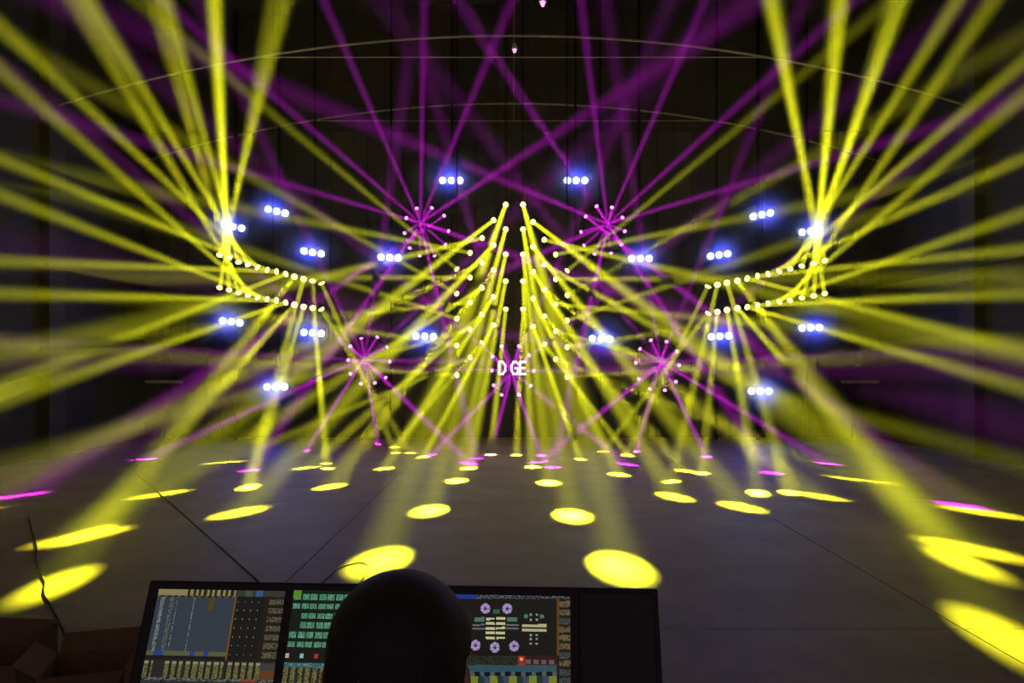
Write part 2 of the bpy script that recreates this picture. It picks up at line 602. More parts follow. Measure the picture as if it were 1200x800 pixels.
for side in ('left', 'right'):
    xs, yu, yl = arc_px[side]
    pts = ([], [])
    for k in range(12):
        for row in range(2):
            d = (18.6 - 0.1 * k) * (1.0, 1.03)[row]
            p = at(xs[k], (yu, yl)[row][k], d)
            aim = target(arc_aim[side][row][k])
            dr = (aim - p).normalized()
            moving_head('yellow', p, aim,
                        'yellow-beam moving head, %s from the outer end of the %s %s side row' % (ORD[k], ('upper', 'lower')[row], side),
                        'yellow moving heads of the %s side rows' % side, gain=1.5 if k < 8 else 0.85, half=HALF_SIDE if 3 < k < 8 else R(1.6) if k < 4 else HALF_YELLOW)
            pts[row].append(p - dr * 0.17 * SIZE['yellow'] + Vector((0, PIPE_BACK, 0)))
    for row in range(2):
        sm = [pts[row][0] * 2 - pts[row][1]] + pts[row] + [pts[row][-1] * 2 - pts[row][-2]]
        pipe('side_rigging_pipe', sm, cables=(sm[0], sm[6], sm[-1]) if row == 0 else ())
    for k in (0, 5, 11):
        a, b = pts[0][k], pts[1][k]
        pipe('link_pipe', [a + Vector((0, 0.05, 0)), b + Vector((0, 0.05, 0))], 0.018)

# five rings of magenta heads
rings = [
    ('upper left', (492.5, 261), [(488.5, 244.7), (505.7, 244), (520, 253), (525, 270.5), (521.5, 286), (509, 299), (491.8, 299), (480.5, 290), (474.5, 272.8), (476.5, 255.5)],
     {0: (558, 537), 1: (293, 551), 2: (26, 580)}),
    ('upper right', (712, 262.5), [(699.4, 242), (717, 243.5), (729, 255), (731.8, 270.7), (727.8, 286), (716, 296), (697, 297), (685, 287), (681.5, 271.5), (686.8, 253.8)],
     {0: (903, 554), 1: (648, 547.5), 9: (1125, 592)}),
    ('lower left', (427, 422), [(423.5, 397), (441.7, 395.5), (453, 407), (456, 423.5), (451.5, 442), (439, 448), (423, 449), (411, 437.5), (408.5, 421.8), (410.8, 406)],
     {0: (443, 520), 1: (359, 528), 2: (170, 538), 9: (550, 543)}),
    ('lower right', (774, 424), [(763, 399), (781, 400.8), (793, 412), (795.5, 427.8), (791.7, 446.8), (779, 456.5), (761.7, 455), (749, 443.5), (745.8, 425), (750.5, 409)],
     {0: (828, 535), 1: (745, 529), 2: (632, 541), 9: (970, 543)}),
    ('centre', (600, 434), [(588, 406), (608, 406), (619.7, 416.5), (625, 434.5), (621.5, 451.5), (608, 462), (588, 462), (579, 451), (577, 434), (577.7, 418)],
     {0: (634, 533.5), 1: (574, 532.5), 2: (505, 533), 9: (735, 544)}),
]
RING_D = 20.3
CLOCK = ['twelve', 'one', 'two', 'three', 'four', 'five', 'six', 'seven', 'eight', 'nine', 'ten', 'eleven']
for where, conv, dots, pools in rings:
    cx = sum(p[0] for p in dots) / len(dots)
    cyy = sum(p[1] for p in dots) / len(dots)
    order = sorted(range(len(dots)), key=lambda i: math.atan2(dots[i][0] - cx, -(dots[i][1] - cyy)) % (2 * math.pi))
    for i, (px, py) in enumerate(dots):
        p = at(px, py, RING_D)
        if i in pools:
            aim = on_floor(*pools[i])
        else:
            k = 8.0
            aim = at(conv[0] + (conv[0] - px) * k, conv[1] + (conv[1] - py) * k, RING_D - 5.0)
        n = order.index(i)
        moving_head('magenta', p, aim, 'magenta-beam moving head, %s clockwise from the top of the %s ring' % (ORD[n], where),
                    'magenta moving heads of the %s ring' % where, gain=1.6 if i in pools else (1.0 if where.startswith('upper') else 0.6))
    c = at(cx, cyy, RING_D)
    rad = sum((at(px, py, RING_D) - c).length for px, py in dots) / len(dots)
    yb = RING_D + 0.165
    pts = [(c.x + rad * math.cos(a * math.pi / 16), yb, c.z + rad * math.sin(a * math.pi / 16)) for a in range(32)]
    pipe('ring_pipe', pts, 0.022, True, cables=((c.x - rad * 0.7, yb, c.z + rad * 0.7), (c.x + rad * 0.7, yb, c.z + rad * 0.7)))

# ------------------------------------------------------------------ blue three-lamp bars on upright poles
bars = [  # px, py, tilt of the bar in degrees (down to the right), where
    (529, 212, 0, 'left of the two topmost blue bars'),
    (675, 212, 0, 'right of the two topmost blue bars'),
    (325, 248, 13, 'high up at the left, below the long top beams'),
    (367, 296, 9, 'just above the inner end of the left side rows'),
    (274, 266, 10, 'at the outer end of the left side rows'),
    (457, 302, 2, 'below the upper left magenta ring'),
    (272, 377, 8, 'below the outer end of the left side rows'),
    (367, 390, 3, 'below the inner end of the left side rows'),
    (498, 394, 2, 'beside the left centre fan, right of the lower left ring'),
    (324, 453, 0, 'lowest blue bar at the left'),
    (892, 252, -12, 'high up at the right, below the long top beams'),
    (842, 299, -8, 'just above the inner end of the right side rows'),
    (949, 271, -9, 'at the outer end of the right side rows'),
    (750, 303, 0, 'below the upper right magenta ring'),
    (704, 397, 2, 'beside the right centre fan, left of the lower right ring'),
    (843, 394, -3, 'below the inner end of the right side rows'),
    (949, 384, -2, 'below the outer end of the right side rows'),
    (890, 458, 0, 'lowest blue bar at the right'),
]
BAR_D = 20.75
hs = bevelled_box((-0.36, -0.05, -0.13), (0.36, 0.10, 0.13), 0.015, 1)
BAR_HOUSING = mesh_of('bar_housing', hs, M_BLACK)
BAR_LENS = mesh_of('bar_lens', lathe(bmesh.new(), [(0.095, 0.0), (0.095, 0.02), (0.078, 0.05), (0.042, 0.068), (0, 0.072)], 14), G_BLUE, True)
bm = bmesh.new()
box(bm, (-0.05, 0.102, -0.04), (0.05, 0.16, 0.04))
BAR_BRACKET = mesh_of('bar_bracket', bm, M_BLACK)
bm = bmesh.new()
bmesh.ops.create_icosphere(bm, subdivisions=2, radius=1.0)
BALL = mesh_of('blue_glow', bm, V_BLUE)
blue_lamp = bpy.data.lights.new('blue_wash', 'SPOT')
blue_lamp.energy = P_BLUE
blue_lamp.color = BLUE
blue_lamp.spot_size = R(150)
blue_lamp.spot_blend = 0.6
blue_lamp.shadow_soft_size = 0.08
for px, py, tilt, where in bars:
    p = at(px, py, BAR_D)
    t = link('led_blinder_bar', None, None, p, (0, R(tilt), 0))
    tag(t, 'three-lamp blue LED bar, ' + where, 'stage light', 'blue three-lamp bars')
    link('housing', BAR_HOUSING, t)
    link('bracket', BAR_BRACKET, t)
    for k in (-1, 0, 1):
        link('lamp', BAR_LENS, t, (k * 0.235, -0.052, 0), (R(90), 0, 0))
    BLUE_LAMPS.append(link('wash_lamp', blue_lamp, t, (0, -0.16, 0), (R(-85), 0, 0)))
    g = link('blue_glow', BALL, haze, (p.x, p.y - 0.2, p.z))
    g.scale = (1.35, 0.6, 1.05)
    BLUE_GLOWS.append(g)
pole_x = {}
for px, py, tilt, where in bars:
    x = round(at(px, py, BAR_D).x / 0.12)
    pole_x.setdefault(x, at(px, py, BAR_D).x)
for x in pole_x.values():
    pipe('upright_pole', [(x, BAR_D + 0.195, 0.0), (x, BAR_D + 0.195, roof_z(x) + 0.12)], 0.03)

# Each lamp lights every solid thing and its own shaft of haze; where shafts cross, the same air must not
# scatter twice.  Lamps share such sets (at most 64 in all); the side rows also light the shafts they cross.
bpy.context.view_layer.update()
cone = []
for lo, sh, half, r0 in BEAMS:
    p = lo.matrix_world.translation.copy()
    d = (lo.matrix_world.to_quaternion() @ Vector((0, 0, -1))).normalized()
    cone.append((np.array(p), np.array(d), hit(p, d), math.tan(half), r0))


def crosses(a, b):
    """Whether two cones of haze meet: their axes come nearer than the two radii there."""
    (p, d, L, ta, ra), (q, e, M, tb, rb) = a, b
    n = 60
    s1 = np.linspace(0, L, n)
    pts = p + np.outer(s1, d)
    s2 = np.clip((pts - q) @ e, 0, M)
    gap = np.linalg.norm(pts - (q + np.outer(s2, e)), axis=1)
    return bool(((gap < ra + ta * s1 + rb + tb * s2 + 0.03)).any())


side_beams = range(50, 98)             # the lamps of the two double side rows
groups_of_lamps = [[k, k + 1] for k in range(50, 98, 2)]
others = [k for k in range(len(BEAMS)) if k not in side_beams]
groups_of_lamps += [others[k::35] for k in range(35)]
glow_set = bpy.data.collections.new('glow_set')
for g in BLUE_GLOWS:
    glow_set.objects.link(g)


def leave_out(lamps, shafts, glows):
    c = bpy.data.collections.new('lit_by')
    for o in shafts:
        c.objects.link(o)
    for ch in c.collection_objects:
        ch.light_linking.link_state = 'EXCLUDE'
    if glows:
        c.children.link(glow_set)
        c.collection_children[0].light_linking.link_state = 'EXCLUDE'
    for lo in lamps:
        lo.light_linking.receiver_collection = c


for grp in groups_of_lamps:
    near = {j for k in grp for j in range(len(BEAMS)) if j == k or ((k in side_beams or j in side_beams) and max(j, k) < 98 and (crosses(cone[k], cone[j]) or crosses(cone[j], cone[k])))}
    leave_out([BEAMS[k][0] for k in grp], [BEAMS[j][1] for j in range(len(BEAMS)) if j not in near], True)
leave_out(BLUE_LAMPS, [b_[1] for b_ in BEAMS], False)

# ------------------------------------------------------------------ lit letters on the back wall
def letter(strokes, x, z, w, h, name, parent, th=0.055):
    """One letter from poly-line strokes in a unit box."""
    bm = bmesh.new()
    for st in strokes:
        pts = [Vector((x + u * w, 0, z + v * h)) for u, v in st]
        closed = st[0] == st[-1]
        for a, b in zip(pts, pts[1:]):
            d = (b - a).normalized()
            n = Vector((-d.z, 0, d.x)) * th / 2
            e = d * th / 2
            q = [a - e + n, b + e + n, b + e - n, a - e - n]
            f = [bm.verts.new(v + Vector((0, 0, 0))) for v in q]
            g = [bm.verts.new(v + Vector((0, 0.04, 0))) for v in q]
            bm.faces.new(f)
            bm.faces.new(g[::-1])
            for i in range(4):
                j = (i + 1) % 4
                bm.faces.new((f[i], g[i], g[j], f[j]))
    return obj(name, bm, G_SIGN, parent)


SIGN_D = 20.6
sign = link('letter_sign', None, None, (0, SIGN_D, 0))
tag(sign, 'small lit white letters hanging in the middle of the centre ring', 'sign')
c0 = at(585, 438, SIGN_D)
c1 = at(616.5, 424, SIGN_D)
hgt = c1.z - c0.z
unit = (c1.x - c0.x)
D_ = [[(0, 0), (0, 1), (0.6, 1), (1, 0.72), (1, 0.28), (0.6, 0), (0, 0)]]
G_ = [[(1, 0.85), (0.7, 1), (0.3, 1), (0, 0.7), (0, 0.3), (0.3, 0), (0.75, 0), (1, 0.2), (1, 0.48), (0.6, 0.48)]]
E_ = [[(1, 1), (0, 1), (0, 0), (1, 0)], [(0, 0.5), (0.8, 0.5)]]
lw = unit * 0.25
letter(D_, c0.x, c0.z, lw * 0.9, hgt, 'letter', sign)
letter(G_, c0.x + unit * 0.46, c0.z, lw * 0.95, hgt, 'letter', sign)
letter(E_, c0.x + unit * 0.78, c0.z, lw * 0.8, hgt, 'letter', sign)
obj('mounting_rail', box(bmesh.new(), (c0.x - 0.1, 0.042, c0.z + hgt * 0.45), (c1.x + 0.1, 0.07, c0.z + hgt * 0.55)), M_PIPE, sign)
pipe('sign_cable', [(c0.x - 0.05, SIGN_D + 0.056, c0.z + hgt * 0.5), (c0.x - 0.05, SIGN_D + 0.056, roof_z(0) + 0.12)], 0.01)

# ------------------------------------------------------------------ pendant lamps under the roof
for px, py, d, lab in ((603, 57, 16.85, 'small pendant lamp with a magenta glint set as glow under the second roof rib'),
                       (636, 1, 12.6, 'small pendant lamp with a magenta glint set as glow at the top edge of the picture')):
    p = at(px, py, d)
    t = link('pendant_lamp', None, None, p)
    tag(t, lab, 'lamp', 'pendant lamps under the roof')
    obj('shade', lathe(bmesh.new(), [(0.02, 0.12), (0.04, 0.11), (0.06, 0.04), (0.065, -0.02), (0.06, -0.02), (0.055, 0.03), (0.03, 0.10), (0, 0.10)], 14), mat('lamp_glass', (0.75, 0.7, 0.75), 0.25), t, smooth=True)
    obj('bulb', lathe(bmesh.new(), [(0, -0.10), (0.025, -0.09), (0.04, -0.05), (0.035, -0.01), (0.02, 0.03), (0, 0.04)], 12), G_MAGENTA, t, smooth=True)  # emission paints in the magenta light caught by the unlit bulb
    obj('cord', tube(bmesh.new(), [(0, 0, 0.12), (0, 0, roof_z(p.x) + 0.13 - p.z)], 0.006, 5), M_CABLE, t)

# ------------------------------------------------------------------ cables on the floor
def floor_cable(pts, r, label):
    P = [on_floor(*p) for p in pts]
    q = []
    for i in range(len(P) - 1):
        a, b, c, d = P[max(i - 1, 0)], P[i], P[i + 1], P[min(i + 2, len(P) - 1)]
        for k in range(5):
            t = k / 5
            q.append(0.5 * ((2 * b) + (c - a) * t + (2 * a - 5 * b + 4 * c - d) * t * t + (3 * b - a - 3 * c + d) * t ** 3))
    q.append(P[-1])
    for v in q:
        v.z = r + 0.001
    o = obj('floor_cable', tube(bmesh.new(), q, r, 6), M_CABLE, smooth=True)
    tag(o, label, 'cable')


floor_cable([(33, 606), (38, 625), (43, 640), (42, 655), (47, 672), (53, 684), (52, 697), (60, 712), (70, 732), (82, 760), (96, 800)], 0.009,
            'wavy black cable on the floor crossing the two big yellow pools at left')
floor_cable([(160, 556), (190, 581), (225, 612), (262, 645), (303, 682), (340, 720)], 0.006, 'straight thin black cable running from the left pools towards the console')
floor_cable([(372, 688), (386, 676), (395, 668), (410, 662), (424, 660), (432, 664), (428, 674), (420, 686)], 0.006, 'short looped black cable in the yellow pool behind the head')

# ------------------------------------------------------------------ cartons
def carton(name, label, corner, rot, w, l, h, flaps, fill=None):
    t = link(name, None, None, corner, (0, 0, rot))
    tag(t, label, 'box', 'open cardboard cartons at the lower left')
    th = 0.006
    bm = bmesh.new()
    box(bm, (0, 0, 0), (w, l, th))
    obj('bottom', bm, M_CARD, t)
    for n, lo, hi in (('side', (0, 0, th), (w, th, h)), ('side', (0, l - th, th), (w, l, h)), ('side', (0, th, th), (th, l - th, h)), ('side', (w - th, th, th), (w, l - th, h))):
        obj(n, box(bmesh.new(), lo, hi), M_CARD, t)
    for edge_, ang, ln in flaps:
        bm = bmesh.new()
        if edge_ in 'fb':
            box(bm, (0.004, 0, 0), (w - 0.004, th * 0.7, ln))
            y = 0 if edge_ == 'f' else l - th
            mx = Matrix.Translation((0, y, h + 0.002)) @ Matrix.Rotation(R(ang if edge_ == 'f' else -ang), 4, 'X')
        else:
            box(bm, (0, 0.004, 0), (th * 0.7, l - 0.004, ln))
            x = 0 if edge_ == 'l' else w - th
            mx = Matrix.Translation((x, 0, h + 0.002)) @ Matrix.Rotation(R(-ang if edge_ == 'l' else ang), 4, 'Y')
        bmesh.ops.transform(bm, matrix=mx, verts=bm.verts)
        obj('flap', bm, M_CARD, t)
    return t


carton('cardboard_carton', 'open brown carton with spread flaps on the floor beside the console', (-2.66, 4.25, 0.0), R(16), 0.44, 0.40, 0.25,
       [('b', 62, 0.17), ('r', 70, 0.17), ('l', 55, 0.15), ('f', 112, 0.17)])
carton('cardboard_carton', 'brown carton with one raised flap at the lower left edge', (-3.42, 4.52, 0.0), R(-6), 0.50, 0.36, 0.24,
       [('b', 8, 0.15), ('r', 6, 0.15), ('l', 30, 0.15)])

# ------------------------------------------------------------------ lighting console
TL = Vector((-0.883, 1.85, 1.482))
WD = Vector((1.225, -0.07, 0.0)).normalized()
DN = Vector((-0.057 * 0.093, -0.093, -0.212)).normalized()
NR = WD.cross(DN).normalized()
if NR.y > 0:
    NR = -NR
CW = 1.227
CH = 0.36
mx = Matrix((( WD.x, -DN.x, NR.x, TL.x), (WD.y, -DN.y, NR.y, TL.y), (WD.z, -DN.z, NR.z, TL.z), (0, 0, 0, 1)))
desk = link('lighting_console', None, None, (TL.x + 0.6, TL.y, 0.0))
tag(desk, 'black lighting console with three lit touch screens in front of the operator', 'console')
bpy.context.view_layer.update()
off = Matrix.Translation(-Vector((TL.x + 0.6, TL.y, 0.0)))


def dobj(name, bm, m, parent, mtx):
    bmesh.ops.transform(bm, matrix=off @ mtx, verts=bm.verts)
    return obj(name, bm, m, parent)


bm = bevelled_box((0, -CH, -0.05), (CW, 0, 0.0), 0.006, 2)
dobj('screen_panel', bm, M_CONSOLE, desk, mx)


def on_panel(px, py):
    """Panel coordinates (across, down) of the point of the panel seen at a pixel."""
    o = Vector((0, 0, CAM_Z))
    d = at(px, py, 1.0) - o
    t = (TL - o).dot(NR) / d.dot(NR)
    q = o + d * t - TL
    return q.dot(WD), q.dot(DN)


def project(u, v):
    q = TL + WD * u + DN * v
    return 600 + q.x * F / q.y, HORIZON - (q.z - CAM_Z) * F / q.y


def hexc(r, g, b):
    return np.array([r, g, b], float) / 255.0


SEED = np.random.RandomState(4)
NOISE = SEED.rand(400, 400)


def rnd(a, b):
    return NOISE[int(a) % 400, int(b) % 400]


def screen_one(x, y):
    """Content of the left screen; x, y run 0..1 across and down a 4:3 screen."""
    X, Y = x * 150, y * 116
    if Y < 7:
        c = hexc(150, 140, 95) if X < 92 else hexc(60, 60, 58)
        if X > 35 and X < 92 and int(X / 3.2) % 2:
            c = hexc(40, 36, 24)
        if 104 < X < 112:
            c = hexc(70, 90, 60)
        if 116 < X < 124:
            c = hexc(60, 95, 150)
        return c
    if X < 92 and Y < 72:
        if Y < 9:
            return hexc(36, 34, 28) if int(X / 4) % 2 else hexc(90, 85, 60)
        if Y > 67:
            if 8 < X < 20 or 50 < X < 56 or 66 < X < 72:
                return hexc(44, 68, 140)
            return hexc(96, 100, 62)
        c = hexc(56, 66, 76)
        if 5 < X < 9 or 24 < X < 25 or 44 < X < 45:
            if rnd(X * 2, Y * 1.3) > 0.35:
                c = hexc(130, 138, 135)
        if 16 < X < 21 and rnd(X, Y * 1.5) > 0.5:
            c = hexc(96, 108, 92)
        if 62 < X < 68 and 10 < Y < 23:
            c = hexc(92, 72, 24)
        return c
    if 92 <= X < 94.5 and Y < 76:
        return hexc(120, 84, 36)
    if Y < 76:
        if X < 128:
            c = hexc(27, 27, 25)
            if (X - 96) % 8 < 1.2 and (Y - 12) % 9.5 < 1.4:
                c = hexc(130, 128, 110)
            return c
        if X < 133:
            return hexc(34, 30, 22)
        return hexc(100, 92, 70) if (Y % 9.5) < 6 and rnd(X * 1.5, Y * 2) > 0.3 else hexc(34, 31, 26)
    if Y < 78:
        return hexc(44, 36, 22)
    if Y < 95:
        if X > 133:
            return hexc(104, 66, 30) if Y > 85 else hexc(64, 66, 68)
        if (10 < X < 24) or int(X / 47) != int((X + 3) / 47):
            return hexc(40, 42, 42)
        k = X % 8
        if k < 5.5:
            return hexc(150, 146, 118) if Y < 81 else (hexc(120, 116, 66) if rnd(X * 1.3, Y * 1.7) > 0.35 else hexc(70, 70, 50))
        return hexc(34, 34, 30)
    if Y < 98:
        return hexc(150, 60, 52) if 112 < X < 130 else (hexc(110, 112, 104) if rnd(X / 2, Y) > 0.5 else hexc(46, 50, 54))
    c = hexc(44, 50, 56)
    if int(X / 25) != int((X + 2) / 25):
        c = hexc(22, 24, 26)
    return c


def screen_two(x, y):
    X, Y = x * 150, y * 116
    if Y < 60:
        row = Y % 10
        col = X % 9.5
        if X < 9 and Y < 8:
            return hexc(96, 150, 36)
        if col < 1.2 or row < 4:
            return hexc(16, 30, 22)
        if X < 12 and 20 < Y < 40:
            return hexc(20, 28, 22)
        return hexc(70, 132, 100) if rnd(X, Y) > 0.25 else hexc(120, 168, 140)
    if Y < 76:
        if 66 < Y < 71 and X % 16 < 4:
            return [hexc(190, 190, 140), hexc(150, 200, 190), hexc(180, 60, 50), hexc(190, 70, 54)][int(X / 16) % 4]
        return hexc(22, 26, 24)
    if Y < 80:
        return hexc(60, 104, 110) if rnd(X / 3, Y) > 0.3 else hexc(110, 140, 140)
    if Y < 96:
        return hexc(120, 116, 66) if X % 8 < 5.5 and rnd(X * 1.3, Y * 1.7) > 0.3 else hexc(40, 42, 36)
    if Y < 100:
        return hexc(190, 130, 110) if rnd(X * 1.5, Y) > 0.4 else hexc(90, 40, 36)
    return hexc(40, 46, 52)


def screen_three(px, py):
    """Content of the right screen, laid out at the places where its marks show."""
    if py < 701.5:
        if px < 558:
            return hexc(34, 62, 150)
        return hexc(110, 120, 130) if rnd(px * 1.7, py * 2) > 0.72 else hexc(40, 44, 52)
    if px > 655:
        if px > 655.5 and (py - 704) % 10 < 7 and rnd(px * 2, py * 2) > 0.25:
            return hexc(112, 98, 62) if rnd(3, py / 10) > 0.4 else hexc(70, 74, 76)
        return hexc(36, 32, 24)
    if px > 652:
        return hexc(98, 68, 30) if py < 768 else hexc(40, 30, 20)
    if py < 768:
        c = hexc(28, 27, 22)
        for cx, cy_ in ((569, 713), (594.5, 713), (557.5, 756), (580, 758.5), (602.5, 757)):
            r = math.hypot(px - cx, (py - cy_) * 0.92)
            if 1.8 < r < 5.6:
                c = hexc(190, 165, 215) if int(math.atan2(py - cy_, px - cx) * 3) % 3 else hexc(150, 128, 180)
            elif r <= 1.8:
                c = hexc(60, 48, 92)
        if 577.5 < px < 585.5 and 714 < py < 719:
            c = hexc(62, 100, 82)
        if (556 < px < 568 or 594 < px < 606) and 723 < py < 728.5:
            c = hexc(84, 124, 106)
        if (554 < px < 569 or 593 < px < 608) and (731 < py < 733 or 735.5 < py < 737.5):
            c = hexc(110, 114, 116)
        if 569.5 < px < 592 and abs(px - 580.7) > 0.8:
            for k in range(5):
                if 723.3 + 5.6 * k < py < 726.2 + 5.6 * k:
                    c = hexc(214, 212, 160)
        if 611.5 < px < 640.5 and (731.3 < py < 734.5 or 736.8 < py < 740):
            c = hexc(196, 192, 146)
        for cx in (622, 629):
            for cy_ in (720, 726, 744, 748.5, 754):
                if math.hypot(px - cx, py - cy_) < 1.4:
                    c = hexc(150, 158, 152)
        for cx in (616.5, 635):
            if math.hypot(px - cx, py - 722) < 2.6:
                c = hexc(86, 128, 108)
        return c
    if py < 779:
        if 607 < px < 615:
            return hexc(230, 190, 150) if math.hypot(px - 611, py - 772) < 2 else hexc(170, 46, 30)
        if px > 616:
            return hexc(112, 92, 88) if (px - 616) % 9 < 6.5 and 773 < py < 778 else hexc(50, 30, 24)
        return hexc(38, 42, 34) if rnd(px, py * 3) > 0.3 else hexc(60, 62, 50)
    if py < 787:
        return hexc(56, 88, 98)
    if py < 792:
        return hexc(24, 26, 26) if (px - 556) % 12 < 7 else hexc(78, 100, 104)
    if (px - 551) % 23 < 9:
        return hexc(130, 138, 50)
    return hexc(40, 60, 62) if (px - 551) % 23 < 16 else hexc(70, 76, 100)


def to_linear(c):
    return np.where(c <= 0.04045, c / 12.92, ((c + 0.055) / 1.055) ** 2.4)


G_SCREEN = bpy.data.materials.new('lcd_picture')
G_SCREEN.use_nodes = True
nt = G_SCREEN.node_tree
nt.nodes.clear()
so = nt.nodes.new('ShaderNodeOutputMaterial')
se = nt.nodes.new('ShaderNodeEmission')
sa = nt.nodes.new('ShaderNodeAttribute')
sa.attribute_name = 'picture'
ad = nt.nodes.new('ShaderNodeAddShader')
gl = nt.nodes.new('ShaderNodeBsdfGlossy')
gl.inputs['Color'].default_value = (0.03, 0.03, 0.03, 1)
gl.inputs['Roughness'].default_value = 0.12
nt.links.new(sa.outputs['Color'], se.inputs[0])
se.inputs[1].default_value = 0.72
nt.links.new(se.outputs[0], ad.inputs[0])
nt.links.new(gl.outputs[0], ad.inputs[1])
nt.links.new(ad.outputs[0], so.inputs['Surface'])
G_SCREEN.cycles.emission_sampling = 'NONE'


def screen(name, u0, u1, v0, v1, nx, ny, fn, label):
    me = bpy.data.meshes.new(name)
    verts = []
    for j in range(ny + 1):
        for i in range(nx + 1):
            q = mx @ Vector((u0 + (u1 - u0) * i / nx, -(v0 + (v1 - v0) * j / ny), 0.0025))
            verts.append(off @ q)
    faces = []
    cols = []
    for j in range(ny):
        for i in range(nx):
            a = j * (nx + 1) + i
            faces.append((a + nx + 1, a + nx + 2, a + 1, a))
            cols.append(fn((i + 0.5) / nx, (j + 0.5) / ny))
    me.from_pydata(verts, [], faces)
    me.materials.append(G_SCREEN)
    at_ = me.attributes.new('picture', 'FLOAT_COLOR', 'FACE')
    arr = np.ones((len(faces), 4), np.float32)
    arr[:, :3] = to_linear(np.array(cols))
    at_.data.foreach_set('color', arr.ravel())
    o = link(name, me, desk)
    o['label'] = label
    return o


u1a, v1a = on_panel(187, 690)
u1b, _ = on_panel(335, 691.5)
u2a, v2a = on_panel(345, 691.5)
u2b, _ = on_panel(500, 694)
u3a, v3a = on_panel(513, 696)
u3b, _ = on_panel(668, 698)
SH = 0.235


def third(x, y):
    px, py = project(u3a + (u3b - u3a) * x, v3a + SH * y)
    return screen_three(px, py)


screen('touch_screen', u1a, u1b, v1a, v1a + SH, 150, 118, lambda x, y: screen_one(x, y * SH / (u1b - u1a) * 150 / 116), 'lit left touch screen with a slate-blue window')
screen('touch_screen', u2a, u2b, v2a, v2a + SH, 150, 118, lambda x, y: screen_two(x, y * SH / (u2b - u2a) * 150 / 116), 'lit middle touch screen with rows of green buttons')
screen('touch_screen', u3a, u3b, v3a, v3a + SH, 160, 124, third, 'lit right touch screen with violet rings and pale bars')
# dark blank panel at the right end, control deck, keys, faders, case
bm = bevelled_box((u3b + 0.02, -CH + 0.02, 0.0), (CW - 0.012, -0.012, 0.004), 0.002, 1)
dobj('blank_panel', bm, M_BEZEL, desk, mx)
bl = TL + DN * CH
deck = Matrix(((WD.x, WD.y, 0, bl.x), (WD.y, -WD.x, 0, bl.y), (0, 0, 1, bl.z), (0, 0, 0, 1)))
bm = bevelled_box((0, 0.005, -0.10), (CW, 0.36, 0.0), 0.008, 2)
dobj('control_deck', bm, M_CONSOLE, desk, deck)
KEYB = bevelled_box((0, 0, 0), (0.016, 0.016, 0.008), 0.002, 1)
key_me = mesh_of('console_key', KEYB, M_KEY)
fad = bmesh.new()
box(fad, (0, 0, 0), (0.014, 0.026, 0.014))
fad_me = mesh_of('console_fader', fad, M_KEY)
rq = (deck.to_3x3()).to_quaternion()
for i in range(15):
    p = off @ (deck @ Vector((0.08 + i * 0.042, 0.22 + 0.02 * (i % 3), 0.001)))
    link('fader_knob', fad_me, desk, p, rq)
for i in range(10):
    for j in range(5):
        p = off @ (deck @ Vector((0.80 + i * 0.032, 0.10 + j * 0.036, 0.001)))
        link('key', key_me, desk, p, rq)
case = link('flight_case', None, None, (TL.x + 0.6, TL.y, 0))
tag(case, 'black laminate flight case under the lighting console', 'case')
bz = bl.z - 0.102
bm = bevelled_box((0.0, -0.10, 0.12), (CW, 0.40, bz), 0.012, 1)
dk2 = Matrix(((WD.x, WD.y, 0, bl.x), (WD.y, -WD.x, 0, bl.y), (0, 0, 1, 0), (0, 0, 0, 1)))
dobj('body', bm, M_CASE, case, dk2)
for x in (0.0, CW):
    for y in (-0.10, 0.40):
        bm = bmesh.new()
        box(bm, (x - 0.018, y - 0.018, 0.12), (x + 0.018, y + 0.018, bz - 0.002))
        dobj('corner_rail', bm, M_ALU, case, dk2)
        cx = 0.10 if x == 0 else CW - 0.10
        cyy = 0.0 if y < 0 else 0.30
        bm = bmesh.new()
        tube(bm, [(cx - 0.02, cyy, 0.055), (cx + 0.02, cyy, 0.055)], 0.055, 14)
        box(bm, (cx - 0.03, cyy - 0.03, 0.105), (cx + 0.03, cyy + 0.03, 0.12))
        dobj('caster', bm, M_SHOE, case, dk2)


# ------------------------------------------------------------------ the operator, seen from behind
def smooth_mesh(bm, it=2):
    for _ in range(it):
        bmesh.ops.smooth_vert(bm, verts=bm.verts, factor=0.5, use_axis_x=True, use_axis_y=True, use_axis_z=True)


